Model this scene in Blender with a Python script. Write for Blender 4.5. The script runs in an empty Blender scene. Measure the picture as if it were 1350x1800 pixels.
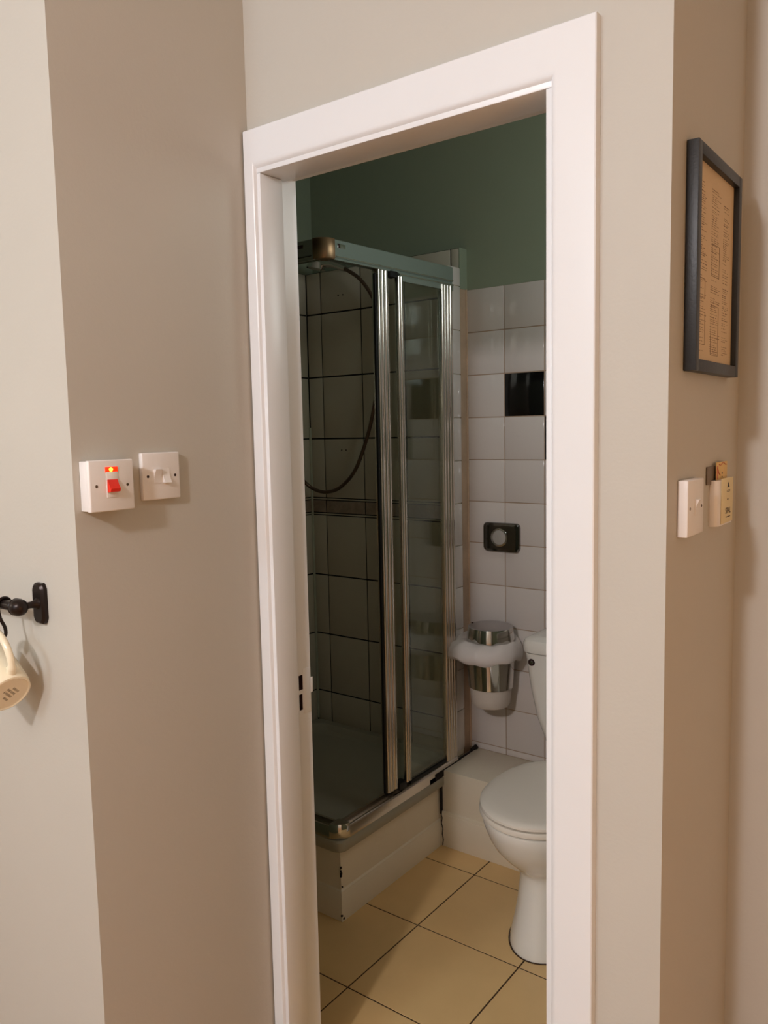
import bpy, bmesh, math, random
from mathutils import Vector, Matrix

random.seed(7)
SC = bpy.context.scene
COL = SC.collection
H = 1.48          # eye height above the floor
PI = math.pi

# ------------------------------------------------------------------ camera
cam_d = bpy.data.cameras.new('camera')
cam = bpy.data.objects.new('camera', cam_d)
COL.objects.link(cam)
SC.camera = cam
yaw, pit, rol = 0.642741, 0.100059, -0.020559
cy, sy, cp, sp = math.cos(yaw), math.sin(yaw), math.cos(pit), math.sin(pit)
fwd = Vector((-sy * cp, cy * cp, -sp))
rt = Vector((cy, sy, 0))
upv = rt.cross(fwd)
r_ = math.cos(rol) * rt + math.sin(rol) * upv
u_ = -math.sin(rol) * rt + math.cos(rol) * upv
m = Matrix((r_, u_, -fwd)).transposed().to_4x4()
m.translation = Vector((0, 0, H))
cam.matrix_world = m
cam_d.sensor_fit = 'HORIZONTAL'
cam_d.sensor_width = 36.0
cam_d.lens = 1417.325 * 36.0 / 1350.0
cam_d.clip_start = 0.02
cam_d.clip_end = 50

# ------------------------------------------------------------------ colour management, world, lights
SC.view_settings.view_transform = 'Standard'
SC.view_settings.look = 'None'
SC.view_settings.gamma = 1.0
SC.view_settings.use_curve_mapping = False
SC.view_settings.exposure = 0.57
w = bpy.data.worlds.new('world')
SC.world = w
w.use_nodes = True
w.node_tree.nodes['Background'].inputs[0].default_value = (0.5, 0.5, 0.5, 1)
w.node_tree.nodes['Background'].inputs[1].default_value = 0.02


def point(name, loc, watts, col, radius):
    d = bpy.data.lights.new(name, 'POINT')
    d.energy = watts
    d.color = col
    d.shadow_soft_size = radius
    o = bpy.data.objects.new(name, d)
    o.location = loc
    COL.objects.link(o)
    return o


# ceiling lamps of the room the photographer stands in
point('ceiling_lamp_main', (-0.50, -1.25, 2.38), 66, (0.93, 0.90, 0.94), 0.075)
point('ceiling_lamp_left', (-1.3, -2.2, 2.40), 41, (0.66, 0.84, 1.0), 0.25)
# lamp under the kitchen cupboards, left of the frame
point('cupboard_lamp', (-2.15, 0.05, 1.50), 2.6, (1.0, 0.90, 0.72), 0.12)
point('warm_fill_right', (1.6, 0.1, 1.0), 13.5, (1.0, 0.45, 0.04), 0.30)  # added warm fill for the walls facing right; no lamp known there
# added weak cool fill from the bathroom's right side; no window is known there
wd = bpy.data.lights.new('bathroom_fill', 'AREA')
wd.shape = 'RECTANGLE'
wd.size = 0.34
wd.size_y = 0.44
wd.energy = 2.3
wd.color = (0.88, 0.96, 0.95)
wo = bpy.data.objects.new('bathroom_fill', wd)
wo.location = (-0.500, 1.95, 2.10)
wo.rotation_euler = (0, math.radians(90), 0)
COL.objects.link(wo)

# ------------------------------------------------------------------ materials


def lin(c):
    return tuple(((v / 255.0) / 12.92 if v / 255.0 <= 0.04045 else ((v / 255.0 + 0.055) / 1.055) ** 2.4) for v in c)


def mat(name, rgb, rough=0.5, metal=0.0, bump=0.0, bscale=200.0, var=0.0, vscale=6.0, coat=0.0,
        trans=0.0, ior=1.45, spec=0.5, emit=None, estr=0.0, bdist=0.001):
    M = bpy.data.materials.new(name)
    M.use_nodes = True
    nt = M.node_tree
    b = nt.nodes['Principled BSDF']
    c = lin(rgb)
    b.inputs['Base Color'].default_value = (*c, 1)
    b.inputs['Roughness'].default_value = rough
    b.inputs['Metallic'].default_value = metal
    b.inputs['IOR'].default_value = ior
    b.inputs['Specular IOR Level'].default_value = spec
    b.inputs['Coat Weight'].default_value = coat
    b.inputs['Coat Roughness'].default_value = 0.08
    b.inputs['Transmission Weight'].default_value = trans
    if emit:
        b.inputs['Emission Color'].default_value = (*lin(emit), 1)
        b.inputs['Emission Strength'].default_value = estr
    tc = nt.nodes.new('ShaderNodeTexCoord')
    if var > 0:
        n = nt.nodes.new('ShaderNodeTexNoise')
        n.inputs['Scale'].default_value = vscale
        n.inputs['Detail'].default_value = 5
        nt.links.new(tc.outputs['Object'], n.inputs['Vector'])
        mx = nt.nodes.new('ShaderNodeMix')
        mx.data_type = 'RGBA'
        mx.inputs[6].default_value = (*[v * (1 - var) for v in c], 1)
        mx.inputs[7].default_value = (*[min(1, v * (1 + var)) for v in c], 1)
        nt.links.new(n.outputs['Fac'], mx.inputs[0])
        nt.links.new(mx.outputs[2], b.inputs['Base Color'])
    if bump > 0:
        n2 = nt.nodes.new('ShaderNodeTexNoise')
        n2.inputs['Scale'].default_value = bscale
        n2.inputs['Detail'].default_value = 4
        nt.links.new(tc.outputs['Object'], n2.inputs['Vector'])
        bp = nt.nodes.new('ShaderNodeBump')
        bp.inputs['Strength'].default_value = bump
        bp.inputs['Distance'].default_value = bdist
        nt.links.new(n2.outputs['Fac'], bp.inputs['Height'])
        nt.links.new(bp.outputs['Normal'], b.inputs['Normal'])
    return M


M_WALL = mat('beige_paint', (195, 190, 180), 0.55, bump=0.25, bscale=160, var=0.02, spec=0.35)
M_CEIL = mat('ceiling_paint', (226, 220, 208), 0.8, var=0.02)
M_TRIM = mat('white_gloss_paint', (232, 233, 235), 0.30, bump=0.12, bscale=60, var=0.015)
M_GREEN = mat('green_paint', (146, 156, 134), 0.45, bump=0.2, bscale=140, var=0.03)
M_WOOD = mat('oak_floor_finish', (168, 122, 74), 0.4, var=0.15, vscale=9)
M_TILEW = mat('white_glazed_tile', (214, 205, 198), 0.14, var=0.02, vscale=3, coat=0.3, bump=0.1, bscale=14)
M_GROUT = mat('beige_grout', (172, 148, 126), 0.8, var=0.25, vscale=14, bump=0.3, bscale=300)
M_TILEB = mat('black_glazed_tile', (14, 12, 12), 0.12, coat=0.3)
M_TILES = mat('shower_tile_glaze', (198, 190, 172), 0.16, var=0.06, vscale=5, coat=0.2, bump=0.08, bscale=14)
M_GROUTD = mat('dark_grout', (20, 13, 12), 0.8, var=0.1)
M_DECOR = mat('embossed_border_tile', (158, 140, 124), 0.3, bump=1.0, bscale=55, var=0.35, vscale=45, bdist=0.004)
M_TILEF = mat('floor_tile_glaze', (230, 192, 134), 0.32, var=0.09, vscale=7, bump=0.12, bscale=30)
M_GROUTF = mat('brown_floor_grout', (70, 46, 26), 0.85, var=0.2)
M_SKIRT = mat('cream_painted_board', (236, 224, 202), 0.4, bump=0.2, bscale=40, var=0.04)
M_TRAY = mat('shower_tray_acrylic', (166, 160, 142), 0.3, var=0.05, vscale=3)
M_CHROME = mat('chrome', (206, 204, 200), 0.10, metal=1.0)
M_ALU = mat('polished_aluminium', (214, 206, 196), 0.20, metal=1.0, bump=0.05, bscale=30)
M_ALUP = mat('satin_grey_rail', (142, 154, 144), 0.38, metal=0.35, var=0.03)
M_BLACK = mat('black_rubber', (14, 13, 13), 0.55)
M_MOULD = mat('mouldy_silicone', (30, 20, 18), 0.8, bump=0.5, bscale=90)
M_SILI = mat('stained_silicone', (194, 166, 140), 0.5, var=0.3, vscale=16)
M_SILIW = mat('pale_silicone', (176, 178, 158), 0.5, var=0.15, vscale=20)
M_CER = mat('white_ceramic', (236, 230, 220), 0.10, coat=0.5, var=0.01)
M_SEAT = mat('white_seat_plastic', (232, 221, 206), 0.22, var=0.01)
M_PLAS = mat('white_switch_plastic', (236, 230, 226), 0.28, var=0.01)
M_SCREW = mat('screw_metal', (120, 104, 84), 0.4, metal=0.8)
M_HOLE = mat('dark_recess', (44, 20, 14), 0.8)
M_RED = mat('red_rocker_plastic', (226, 46, 26), 0.35)
M_NEON = mat('neon_lens_red', (240, 50, 20), 0.3, emit=(255, 60, 10), estr=0.5)
M_NEONC = mat('neon_glow', (255, 170, 40), 0.3, emit=(255, 190, 40), estr=5.0)
M_FRAME = mat('dark_slate_frame', (40, 41, 42), 0.42, bump=0.3, bscale=240, var=0.12, vscale=50)
M_PAPER = mat('tan_printed_paper', (212, 184, 144), 0.6, var=0.03, vscale=20)
M_INK = mat('faded_brown_ink', (138, 110, 84), 0.7)
M_IRON = mat('dark_bronze_iron', (42, 33, 30), 0.32, metal=0.6)
M_MUG = mat('cream_glazed_mug', (240, 228, 200), 0.12, coat=0.4)
M_MUGB = mat('cream_mug_base', (222, 206, 184), 0.4)
M_CARD = mat('cream_card', (226, 208, 160), 0.5)
M_CARDINK = mat('dark_card_ink', (62, 48, 34), 0.6)
M_LEAF = mat('yellow_leaflet_paper', (226, 190, 120), 0.5, var=0.15, vscale=60)
M_LEAFR = mat('orange_leaflet_ink', (196, 112, 70), 0.5)
M_GREYC = mat('grey_plastic', (120, 104, 86), 0.5)
M_HOSE = mat('brushed_metal_hose', (110, 92, 80), 0.3, metal=0.9)
M_LINER = mat('white_bin_liner', (216, 206, 200), 0.45, var=0.04, vscale=20, bump=0.5, bscale=18, bdist=0.004)
M_FROST = mat('frosted_white_plastic', (214, 203, 192), 0.4)
M_CHROMED = mat('dark_reflection_chrome', (112, 108, 104), 0.10, metal=1.0)  # chrome darkened in the base colour to imitate a dark hall reflected in it
M_CHROMEW = mat('warm_reflection_chrome', (150, 122, 92), 0.42, metal=1.0, bump=0.3, bscale=60)  # chrome tinted bronze: its warm reflection is put into the base colour
M_BUTTON = mat('grey_button', (168, 162, 154), 0.4)
M_LIDTOP = mat('brushed_steel_lid', (186, 180, 180), 0.34, metal=0.8)


def glass_mat():
    M = bpy.data.materials.new('shower_glass')
    M.use_nodes = True
    nt = M.node_tree
    b = nt.nodes['Principled BSDF']
    out = nt.nodes['Material Output']
    nt.nodes.remove(b)
    tr = nt.nodes.new('ShaderNodeBsdfTransparent')
    tr.inputs[0].default_value = (0.935, 0.95, 0.93, 1)
    gl = nt.nodes.new('ShaderNodeBsdfGlossy')
    gl.inputs['Color'].default_value = (0.95, 1.0, 0.95, 1)
    gl.inputs['Roughness'].default_value = 0.015
    lw = nt.nodes.new('ShaderNodeLayerWeight')
    lw.inputs['Blend'].default_value = 0.5
    pw = nt.nodes.new('ShaderNodeMath')
    pw.operation = 'POWER'
    pw.inputs[1].default_value = 5.0
    nt.links.new(lw.outputs['Facing'], pw.inputs[0])
    fr = nt.nodes.new('ShaderNodeMath')
    fr.operation = 'MULTIPLY_ADD'
    fr.inputs[1].default_value = 0.85
    fr.inputs[2].default_value = 0.04
    nt.links.new(pw.outputs[0], fr.inputs[0])
    mx = nt.nodes.new('ShaderNodeMixShader')
    nt.links.new(fr.outputs[0], mx.inputs[0])
    nt.links.new(tr.outputs[0], mx.inputs[1])
    nt.links.new(gl.outputs[0], mx.inputs[2])
    nt.links.new(mx.outputs[0], out.inputs['Surface'])
    return M


M_GLASS = glass_mat()

# ------------------------------------------------------------------ mesh helpers


class MB:
    """collects shapes, then links them as one mesh object"""

    def __init__(self):
        self.bm = bmesh.new()
        self.mats = []

    def mi(self, m):
        if m not in self.mats:
            self.mats.append(m)
        return self.mats.index(m)

    def _tag(self, faces, m, smooth=False):
        i = self.mi(m)
        for f in faces:
            f.material_index = i
            f.smooth = smooth

    def box(self, x0, x1, y0, y1, z0, z1, m, bev=0.0, seg=2):
        n0 = len(self.bm.faces)
        tmp = bmesh.new()
        r = bmesh.ops.create_cube(tmp, size=1.0)
        for v in tmp.verts:
            v.co = Vector(((x0 + x1) / 2 + v.co.x * (x1 - x0), (y0 + y1) / 2 + v.co.y * (y1 - y0),
                           (z0 + z1) / 2 + v.co.z * (z1 - z0)))
        if bev > 0:
            bmesh.ops.bevel(tmp, geom=list(tmp.edges), offset=bev, segments=seg, affect='EDGES', profile=0.5)
        self.merge(tmp, m, smooth=bev > 0)
        return self

    def merge(self, tmp, m, smooth=False, M=None):
        i = self.mi(m)
        vm = {}
        for v in tmp.verts:
            co = M @ v.co if M else v.co
            vm[v] = self.bm.verts.new(co)
        for f in tmp.faces:
            try:
                nf = self.bm.faces.new([vm[v] for v in f.verts])
                nf.material_index = i
                nf.smooth = smooth
            except ValueError:
                pass
        tmp.free()

    def loft(self, rings, m, cap=True, smooth=True, closed=True):
        i = self.mi(m)
        R = [[self.bm.verts.new(p) for p in ring] for ring in rings]
        n = len(R[0])
        for a, b in zip(R[:-1], R[1:]):
            for k in range(n if closed else n - 1):
                f = self.bm.faces.new([a[k], a[(k + 1) % n], b[(k + 1) % n], b[k]])
                f.material_index = i
                f.smooth = smooth
        if cap:
            for ring, rev in ((R[0], True), (R[-1], False)):
                vs = [self.bm.verts.new(v.co) for v in ring]
                f = self.bm.faces.new(list(reversed(vs)) if rev else vs)
                f.material_index = i
        return self

    def lathe(self, prof, m, c=(0, 0, 0), M=None, n=48, smooth=True, cap=False):
        rings = []
        for r, z in prof:
            ring = []
            for k in range(n):
                a = 2 * PI * k / n
                p = Vector((r * math.cos(a), r * math.sin(a), z))
                if M:
                    p = M @ p
                ring.append(p + Vector(c))
            rings.append(ring)
        return self.loft(rings, m, cap=cap, smooth=smooth)

    def tube(self, pts, r, m, n=14, cap=True):
        pts = [Vector(p) for p in pts]
        rings = []
        prev = None
        for i, p in enumerate(pts):
            t = (pts[min(i + 1, len(pts) - 1)] - pts[max(i - 1, 0)]).normalized()
            if prev is None:
                a = Vector((0, 0, 1)) if abs(t.z) < 0.9 else Vector((1, 0, 0))
                nrm = t.cross(a).normalized()
            else:
                nrm = (prev - t * prev.dot(t)).normalized()
            prev = nrm
            bn = t.cross(nrm)
            rr = r[i] if isinstance(r, (list, tuple)) else r
            rings.append([p + rr * (math.cos(2 * PI * k / n) * nrm + math.sin(2 * PI * k / n) * bn) for k in range(n)])
        return self.loft(rings, m, cap=cap)

    def prism(self, poly, axis, a, b, m, smooth=False):
        """poly: list of 2D points in the plane across `axis`; extruded from a to b along it"""
        def P(u, v, t):
            return {'x': (t, u, v), 'y': (u, t, v), 'z': (u, v, t)}[axis]
        rings = [[Vector(P(u, v, t)) for u, v in poly] for t in (a, b)]
        return self.loft(rings, m, cap=True, smooth=smooth)

    def quad(self, pts, m):
        f = self.bm.faces.new([self.bm.verts.new(p) for p in pts])
        f.material_index = self.mi(m)
        return self

    def build(self, name, parent=None, sharp=35):
        me = bpy.data.meshes.new(name)
        bmesh.ops.recalc_face_normals(self.bm, faces=list(self.bm.faces))
        self.bm.to_mesh(me)
        self.bm.free()
        for mm in self.mats:
            me.materials.append(mm)
        try:
            me.set_sharp_from_angle(angle=math.radians(sharp))
        except Exception:
            pass
        o = bpy.data.objects.new(name, me)
        COL.objects.link(o)
        if parent:
            o.parent = parent
            o.matrix_parent_inverse = parent.matrix_world.inverted()
        return o


def thing(name, label, cat, loc=(0, 0, 0), group=None):
    o = bpy.data.objects.new(name, None)
    o.empty_display_size = 0.05
    o.location = loc
    COL.objects.link(o)
    o.matrix_world = Matrix.Translation(Vector(loc))
    o['label'] = label
    o['category'] = cat
    if group:
        o['group'] = group
    return o


def tag(o, label, cat, group=None):
    o['label'] = label
    o['category'] = cat
    if group:
        o['group'] = group
    return o


def struct(o):
    o['kind'] = 'structure'
    return o


def rrect(cx, cy, hx, hy, r, n=6):
    pts = []
    for sx, sy_, a0 in ((1, 1, 0), (-1, 1, 90), (-1, -1, 180), (1, -1, 270)):
        for k in range(n + 1):
            a = math.radians(a0 + 90 * k / n)
            pts.append((cx + sx * (hx - r) + r * math.cos(a), cy + sy_ * (hy - r) + r * math.sin(a)))
    return pts


def spline(pts, n=10):
    pts = [Vector(p) for p in pts]
    P = [pts[0]] + pts + [pts[-1]]
    out = []
    for i in range(1, len(P) - 2):
        p0, p1, p2, p3 = P[i - 1:i + 3]
        for k in range(n):
            t = k / n
            out.append(0.5 * ((2 * p1) + (-p0 + p2) * t + (2 * p0 - 5 * p1 + 4 * p2 - p3) * t * t +
                              (-p0 + 3 * p1 - 3 * p2 + p3) * t ** 3))
    out.append(pts[-1])
    return out


# ------------------------------------------------------------------ room shell
CZ = 2.68                      # ceiling height
XL, YL = -1.203, 0.755         # the switch wall, and its outside corner
YD = 1.18                      # face of the door wall
YJ = 1.284                     # bathroom face of the door wall
XR, YR = -0.370, 1.585         # return wall on the right and the wall beyond it
YB = 2.565                     # bathroom back wall (tile face)
YS = 2.520                     # shower back wall (tile face)
XS = -2.262                    # shower side wall (tile face)
OPL, OPR, OPT = -1.19, -0.545, 2.01   # rough opening

b = MB()
b.box(-3.4, XL, YL, YJ, 0, CZ, M_WALL)
struct(b.build('wall_left'))
b = MB()
b.box(XL, OPL, YD, YJ - 0.001, 0, CZ, M_WALL)
b.box(OPL, OPR, YD, YJ - 0.001, OPT, CZ, M_WALL)
b.box(OPR, XR, YD, YJ - 0.001, 0, CZ, M_WALL)
b.box(XR - 0.1, XR, YJ - 0.001, YR + 0.1, 0, CZ, M_WALL)
struct(b.build('wall_front'))
b = MB()
b.box(XR, 2.2, YR, YR + 0.1, 0, CZ, M_WALL)
struct(b.build('wall_right'))
b = MB()
b.box(2.2, 2.3, -3.3, YR + 0.1, 0, CZ, M_WALL)
struct(b.build('wall_far_right'))
b = MB()
b.box(-3.5, -3.4, -3.3, YJ, 0, CZ, M_WALL)
struct(b.build('wall_far_left'))
b = MB()
b.box(-3.5, 2.3, -3.4, -3.3, 0, CZ, M_WALL)
struct(b.build('wall_rear'))
b = MB()
b.box(-3.5, 2.3, -3.4, YB + 0.15, CZ, CZ + 0.1, M_CEIL)
struct(b.build('ceiling'))
# hall floor up to the door wall
b = MB()
b.box(-3.5, 2.3, -3.4, YL, -0.1, 0, M_WOOD)
b.box(XL, 2.3, YL, YD + 0.05, -0.1, 0, M_WOOD)
b.box(XR, 2.3, YD + 0.05, YR, -0.1, 0, M_WOOD)
struct(b.build('floor'))
# bathroom floor: ceramic tiles on a grout bed
b = MB()
b.box(XS - 0.1, XR - 0.1, YD + 0.05, YB + 0.1, -0.1, -0.0012, M_GROUTF)
gx = [-2.315, -1.980, -1.645, -1.311, -0.975, -0.640, -0.305]
gy = [1.200, 1.545, 1.878, 2.213, 2.548, 2.60]
for i in range(len(gx) - 1):
    for j in range(len(gy) - 1):
        x1 = min(gx[i + 1], -0.475)
        if x1 - gx[i] < 0.02:
            continue
        b.box(gx[i] + 0.0022, x1 - 0.0022, max(gy[j], 1.232) + 0.0022, gy[j + 1] - 0.0022, -0.006, 0, M_TILEF, bev=0.0005, seg=1)
struct(b.build('floor_bathroom'))

# bathroom walls (painted upper parts) --------------------------------------------------


def tile_panel(b, plane, const, out, us, vs, m, gap=0.0015, th=0.006, special=None, bev=0.0016, skip=()):
    """glazed tiles: plane 'y' (faces -Y) or 'x' (faces +X); const = face position"""
    for i in range(len(us) - 1):
        for j in range(len(vs) - 1):
            if (i, j) in skip:
                continue
            mm = special.get((i, j), m) if special else m
            u0, u1 = us[i] + gap, us[i + 1] - gap
            v0, v1 = vs[j] + gap, vs[j + 1] - gap
            d = random.uniform(0, 0.0004)
            if plane == 'y':
                b.box(u0, u1, const + d, const + th, v0, v1, mm, bev=bev, seg=2)
            else:
                b.box(const - th, const - d, u0, u1, v0, v1, mm, bev=bev, seg=2)


WT = [H + 0.499 - 0.1525 * k for k in range(0, 14)]
WT = [z for z in WT if z > 0.285] + [0.277]
WT = WT[::-1]
WX = [-1.5315, -1.3785, -1.2245, -1.0710, -0.9175, -0.7640, -0.6105, -0.470]
b = MB()
b.box(XS - 0.1, XR, YB + 0.005, YB + 0.12, 0, CZ, M_GREEN)
wall_back = struct(b.build('wall_back'))
b = MB()
b.box(-1.53, -0.470, YB + 0.0015, YB + 0.005, 0.277, WT[-1] - 0.001, M_GROUT)
top_row = len(WT) - 2
spec = {(1, top_row - 2): M_TILEB, (2, top_row - 3): M_TILEB}
tile_panel(b, 'y', YB, -1, WX, WT, M_TILEW, special=spec, th=0.0045)
b.build('tiling', wall_back)
b = MB()
# bathroom right and front inner faces
b.box(XR - 0.115, XR - 0.005, YJ + 0.001, YB + 0.005, 0, CZ, M_GREEN)
struct(b.build('wall_bathroom_right'))
b = MB()
b.box(XS - 0.12, XS - 0.006, YJ, YB + 0.005, 0, CZ, M_GREEN)
wsl = struct(b.build('wall_shower_left'))
b = MB()
b.box(XS - 0.006, XR - 0.1, YJ, YJ + 0.003, OPT, CZ, M_GREEN)
b.box(XS - 0.006, OPL, YJ, YJ + 0.003, 0, CZ, M_GREEN)
struct(b.build('wall_bathroom_front'))

b = MB()
wx = XR - 0.116
for (a0, a1, c0, c1) in ((1.76, 1.78, 1.86, 2.34), (2.12, 2.14, 1.86, 2.34), (1.78, 2.12, 1.86, 1.88), (1.78, 2.12, 2.32, 2.34)):
    b.box(wx - 0.02, wx, a0, a1, c0, c1, M_TRIM, bev=0.002)
struct(b.build('fill_frame_1'))  # added, unseen frame around the bathroom fill light; the wall behind is solid
# shower walls: dark-grouted tiles --------------------------------------------------------
SZ = [H - 1.238, H - 1.097, H - 0.846, H - 0.594, H - 0.341, H - 0.333, H - 0.279, H - 0.271, H - 0.026, H + 0.2235, H + 0.476, H + 0.642]
SX = [-2.262, -2.186, -1.981, -1.773, -1.567, -1.5315]
b = MB()
b.box(XS - 0.006, -1.533, YS + 0.004, YB + 0.005, 0, H + 0.641, M_GROUTD)
b.box(-1.533, -1.530, YS + 0.0005, YB + 0.005, 0, H + 0.499, M_SILI)
b.box(-1.533, -1.530, YS + 0.0005, YB + 0.005, H + 0.4995, H + 0.642, M_GREEN)
wsb = struct(b.build('wall_shower_back'))
b = MB()
rows = [(0, 1, M_TILES), (1, 2, M_TILES), (2, 3, M_TILES), (3, 4, M_TILES), (4, 5, M_TILES), (5, 6, M_DECOR),
        (6, 7, M_TILES), (7, 8, M_TILES), (8, 9, M_TILES), (9, 10, M_TILES), (10, 11, M_TILES)]
for a, c, mm in rows:
    g = 0.0012 if a in (4, 6) else 0.0029
    tile_panel(b, 'y', YS, -1, SX, [SZ[a], SZ[c]], mm, gap=g, th=0.005, bev=0.0008)
b.build('tiling', wsb)
b = MB()
for (x, z) in ((-2.092, H + 0.540), (-2.068, H + 0.539), (-2.094, H - 0.073), (-2.071, H - 0.073)):
    b.lathe([(0.0001, 0), (0.0028, 0), (0.0028, 0.002), (0.0001, 0.002)], M_HOLE, c=(x, YS + 0.0005, z),
            M=Matrix.Rotation(PI / 2, 3, 'X'), n=12)
b.build('drill_holes', wsb)
b = MB()
SY = [1.36, 1.43, 1.638, 1.846, 2.054, 2.262, 2.470, YS]
b.box(XS - 0.006, XS - 0.004, 1.36, YS, H - 1.238, H + 0.641, M_GROUTD)
for a, c, mm in rows:
    g = 0.0012 if a in (4, 6) else 0.0029
    tile_panel(b, 'x', XS, 1, SY, [SZ[a], SZ[c]], mm, gap=g, th=0.005, bev=0.0008)
b.build('tiling', wsl)
# pale sealant running down the inner shower corner
b = MB()
b.tube([(XS + 0.002, YS - 0.002, H - 1.22), (XS + 0.002, YS - 0.002, H + 0.02)], 0.0055, M_SILIW, n=8)
b.build('corner_sealant', wsb)
# stained sealant in the step between shower wall and toilet wall
b = MB()
b.tube([(-1.5285, YB - 0.002, 0.28), (-1.5285, YB - 0.002, H + 0.50)], 0.0035, M_SILI, n=8)
b.build('corner_sealant', wall_back)

# filler post between enclosure and shower wall, faced with white tile --------------------
b = MB()
b.box(-1.560, -1.514, 2.424, 2.488, H - 1.20, H + 0.563, M_SKIRT, bev=0.002)
tile_panel(b, 'x', -1.509, 1, [2.424, 2.488], [z for z in WT if z > 0.29] + [H + 0.563], M_TILEW, th=0.005, bev=0.001)
struct(b.build('trim_1'))

# ------------------------------------------------------------------ shower plinth, tray, enclosure
XP = -1.506
YP = 1.758
b = MB()
# painted plinth with stepped skirting boards along both visible faces
b.box(XS, XP - 0.008, YP + 0.008, YS, 0, 0.215, M_SKIRT)
prof = [(0, 0), (0.0, 0.080), (0.003, 0.086), (0.0035, 0.092), (0.008, 0.097), (0.009, 0.128), (0.012, 0.134), (0.0125, 0.150), (0.0145, 0.156), (0.0145, 0.205), (0.0125, 0.217), (0.02, 0.217), (0.02, 0)]
b.loft([[Vector((XS, YP + d, z)), Vector((XP - d, YP + d, z)), Vector((XP - d, 2.322, z))] for d, z in prof], M_SKIRT, cap=False, smooth=False, closed=False)
pl = struct(b.build('trim_2'))

tray = thing('shower_tray', 'dark recessed white square shower tray raised on a painted plinth', 'shower tray', (-1.88, 2.14, 0.218))
b = MB()
x0, x1, y0, y1 = XS + 0.001, -1.497, 1.748, YS - 0.001


def ring(hx0, hx1, hy0, hy1, r, z):
    cx, cyy = (hx0 + hx1) / 2, (hy0 + hy1) / 2
    pts = []
    for k, (u, v) in enumerate(rrect(cx, cyy, (hx1 - hx0) / 2, (hy1 - hy0) / 2, r, 8)):
        pts.append(Vector((u, v, z)))
    return pts


b.loft([ring(x0, x1 - 0.004, y0 + 0.004, y1, 0.03, 0.219), ring(x0, x1, y0, y1, 0.03, 0.226), ring(x0, x1, y0, y1, 0.03, 0.250),
        ring(x0, x1 - 0.003, y0 + 0.003, y1, 0.03, 0.2555), ring(x0 + 0.03, x1 - 0.05, y0 + 0.05, y1 - 0.03, 0.05, 0.2545),
        ring(x0 + 0.045, x1 - 0.065, y0 + 0.065, y1 - 0.045, 0.05, 0.235),
        ring(x0 + 0.07, x1 - 0.09, y0 + 0.09, y1 - 0.07, 0.05, 0.228)], M_TRAY)
b.build('tray_body', tray)
b = MB()
b.lathe([(0.001, 0.232), (0.035, 0.232), (0.042, 0.229), (0.042, 0.226)], M_CHROME, c=(-2.13, 1.90, 0))
b.build('waste_cover', tray)

enc = thing('shower_enclosure', 'corner entry shower enclosure with sliding glass door, chrome posts and grey top rail', 'shower enclosure',
            (-1.5, 1.76, 0.268))
XE = -1.499   # outer face of the door side
YE = 1.752    # outer face of the front side
ZR0, ZR1 = H + 0.485, H + 0.541
RC = 0.044


def rail_profile(z0, z1, s):
    """closed (depth, z) outline; depth grows inwards"""
    return [(0.0, z0 + 0.006), (0.0, z1 - 0.002), (0.002, z1), (0.034, z1), (0.036, z1 - 0.002), (0.036, z0 + 0.002),
            (0.030, z0), (0.027, z0), (0.027, z0 + 0.010), (0.010, z0 + 0.010), (0.010, z0), (0.003, z0), (0.003, z0 + 0.006)]


for side in (0, 1):
    b = MB()
    p = rail_profile(ZR0, ZR1, 1)
    if side == 0:
        b.prism([(XE - d, z) for d, z in p], 'y', YE + RC, 2.424, M_ALUP)
        b.box(XE - 0.001, XE + 0.0025, YE + RC + 0.004, 2.424, ZR0 + 0.008, ZR0 + 0.0105, M_ALU)
        o = b.build('top_rail', enc)
        # small slot badge and end tick
        b = MB()
        b.box(XE - 0.0005, XE + 0.0016, 1.808, 1.842, H + 0.519, H + 0.531, M_CHROME, bev=0.0007)
        b.box(XE - 0.0005, XE + 0.0019, 1.810, 1.815, H + 0.5195, H + 0.5305, M_HOLE)
        b.build('rail_badge', o)
    else:
        b.prism([(YE + d, z) for d, z in p], 'x', XS + 0.001, XE - RC, M_ALUP)
        b.box(XS + 0.002, XE - RC - 0.004, YE - 0.0025, YE + 0.001, ZR0 + 0.008, ZR0 + 0.0105, M_ALU)
        o = b.build('top_rail', enc)
        b = MB()
        b.box(XE - 0.105, XE - 0.080, YE - 0.0016, YE + 0.0005, H + 0.520, H + 0.529, M_HOLE, bev=0.0005)
        b.build('rail_badge', o)


def corner_piece(z0, z1, m, name, grow=0.001):
    b = MB()
    cx, cyy = XE - RC, YE + RC
    outer, inner = [], []
    for k in range(13):
        a = -PI / 2 + (PI / 2) * k / 12
        ro = RC + grow
        outer.append((cx + ro * math.cos(a), cyy + ro * math.sin(a)))
        inner.append((cx + 0.004 * math.cos(a), cyy + 0.004 * math.sin(a)))
    poly = outer + inner[::-1]
    rings = []
    for z, s in ((z0, 0.955), (z0 + 0.003, 1.0), (z1 - 0.003, 1.0), (z1, 0.955)):
        rings.append([Vector((cx + (u - cx) * s, cyy + (v - cyy) * s, z)) for u, v in poly])
    b.loft(rings, m)
    return b.build(name, enc)


corner_piece(ZR0 + 0.001, ZR1 + 0.002, M_CHROMEW, 'corner_cap')
corner_piece(0.2565, 0.304, M_CHROME, 'corner_cap')

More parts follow.
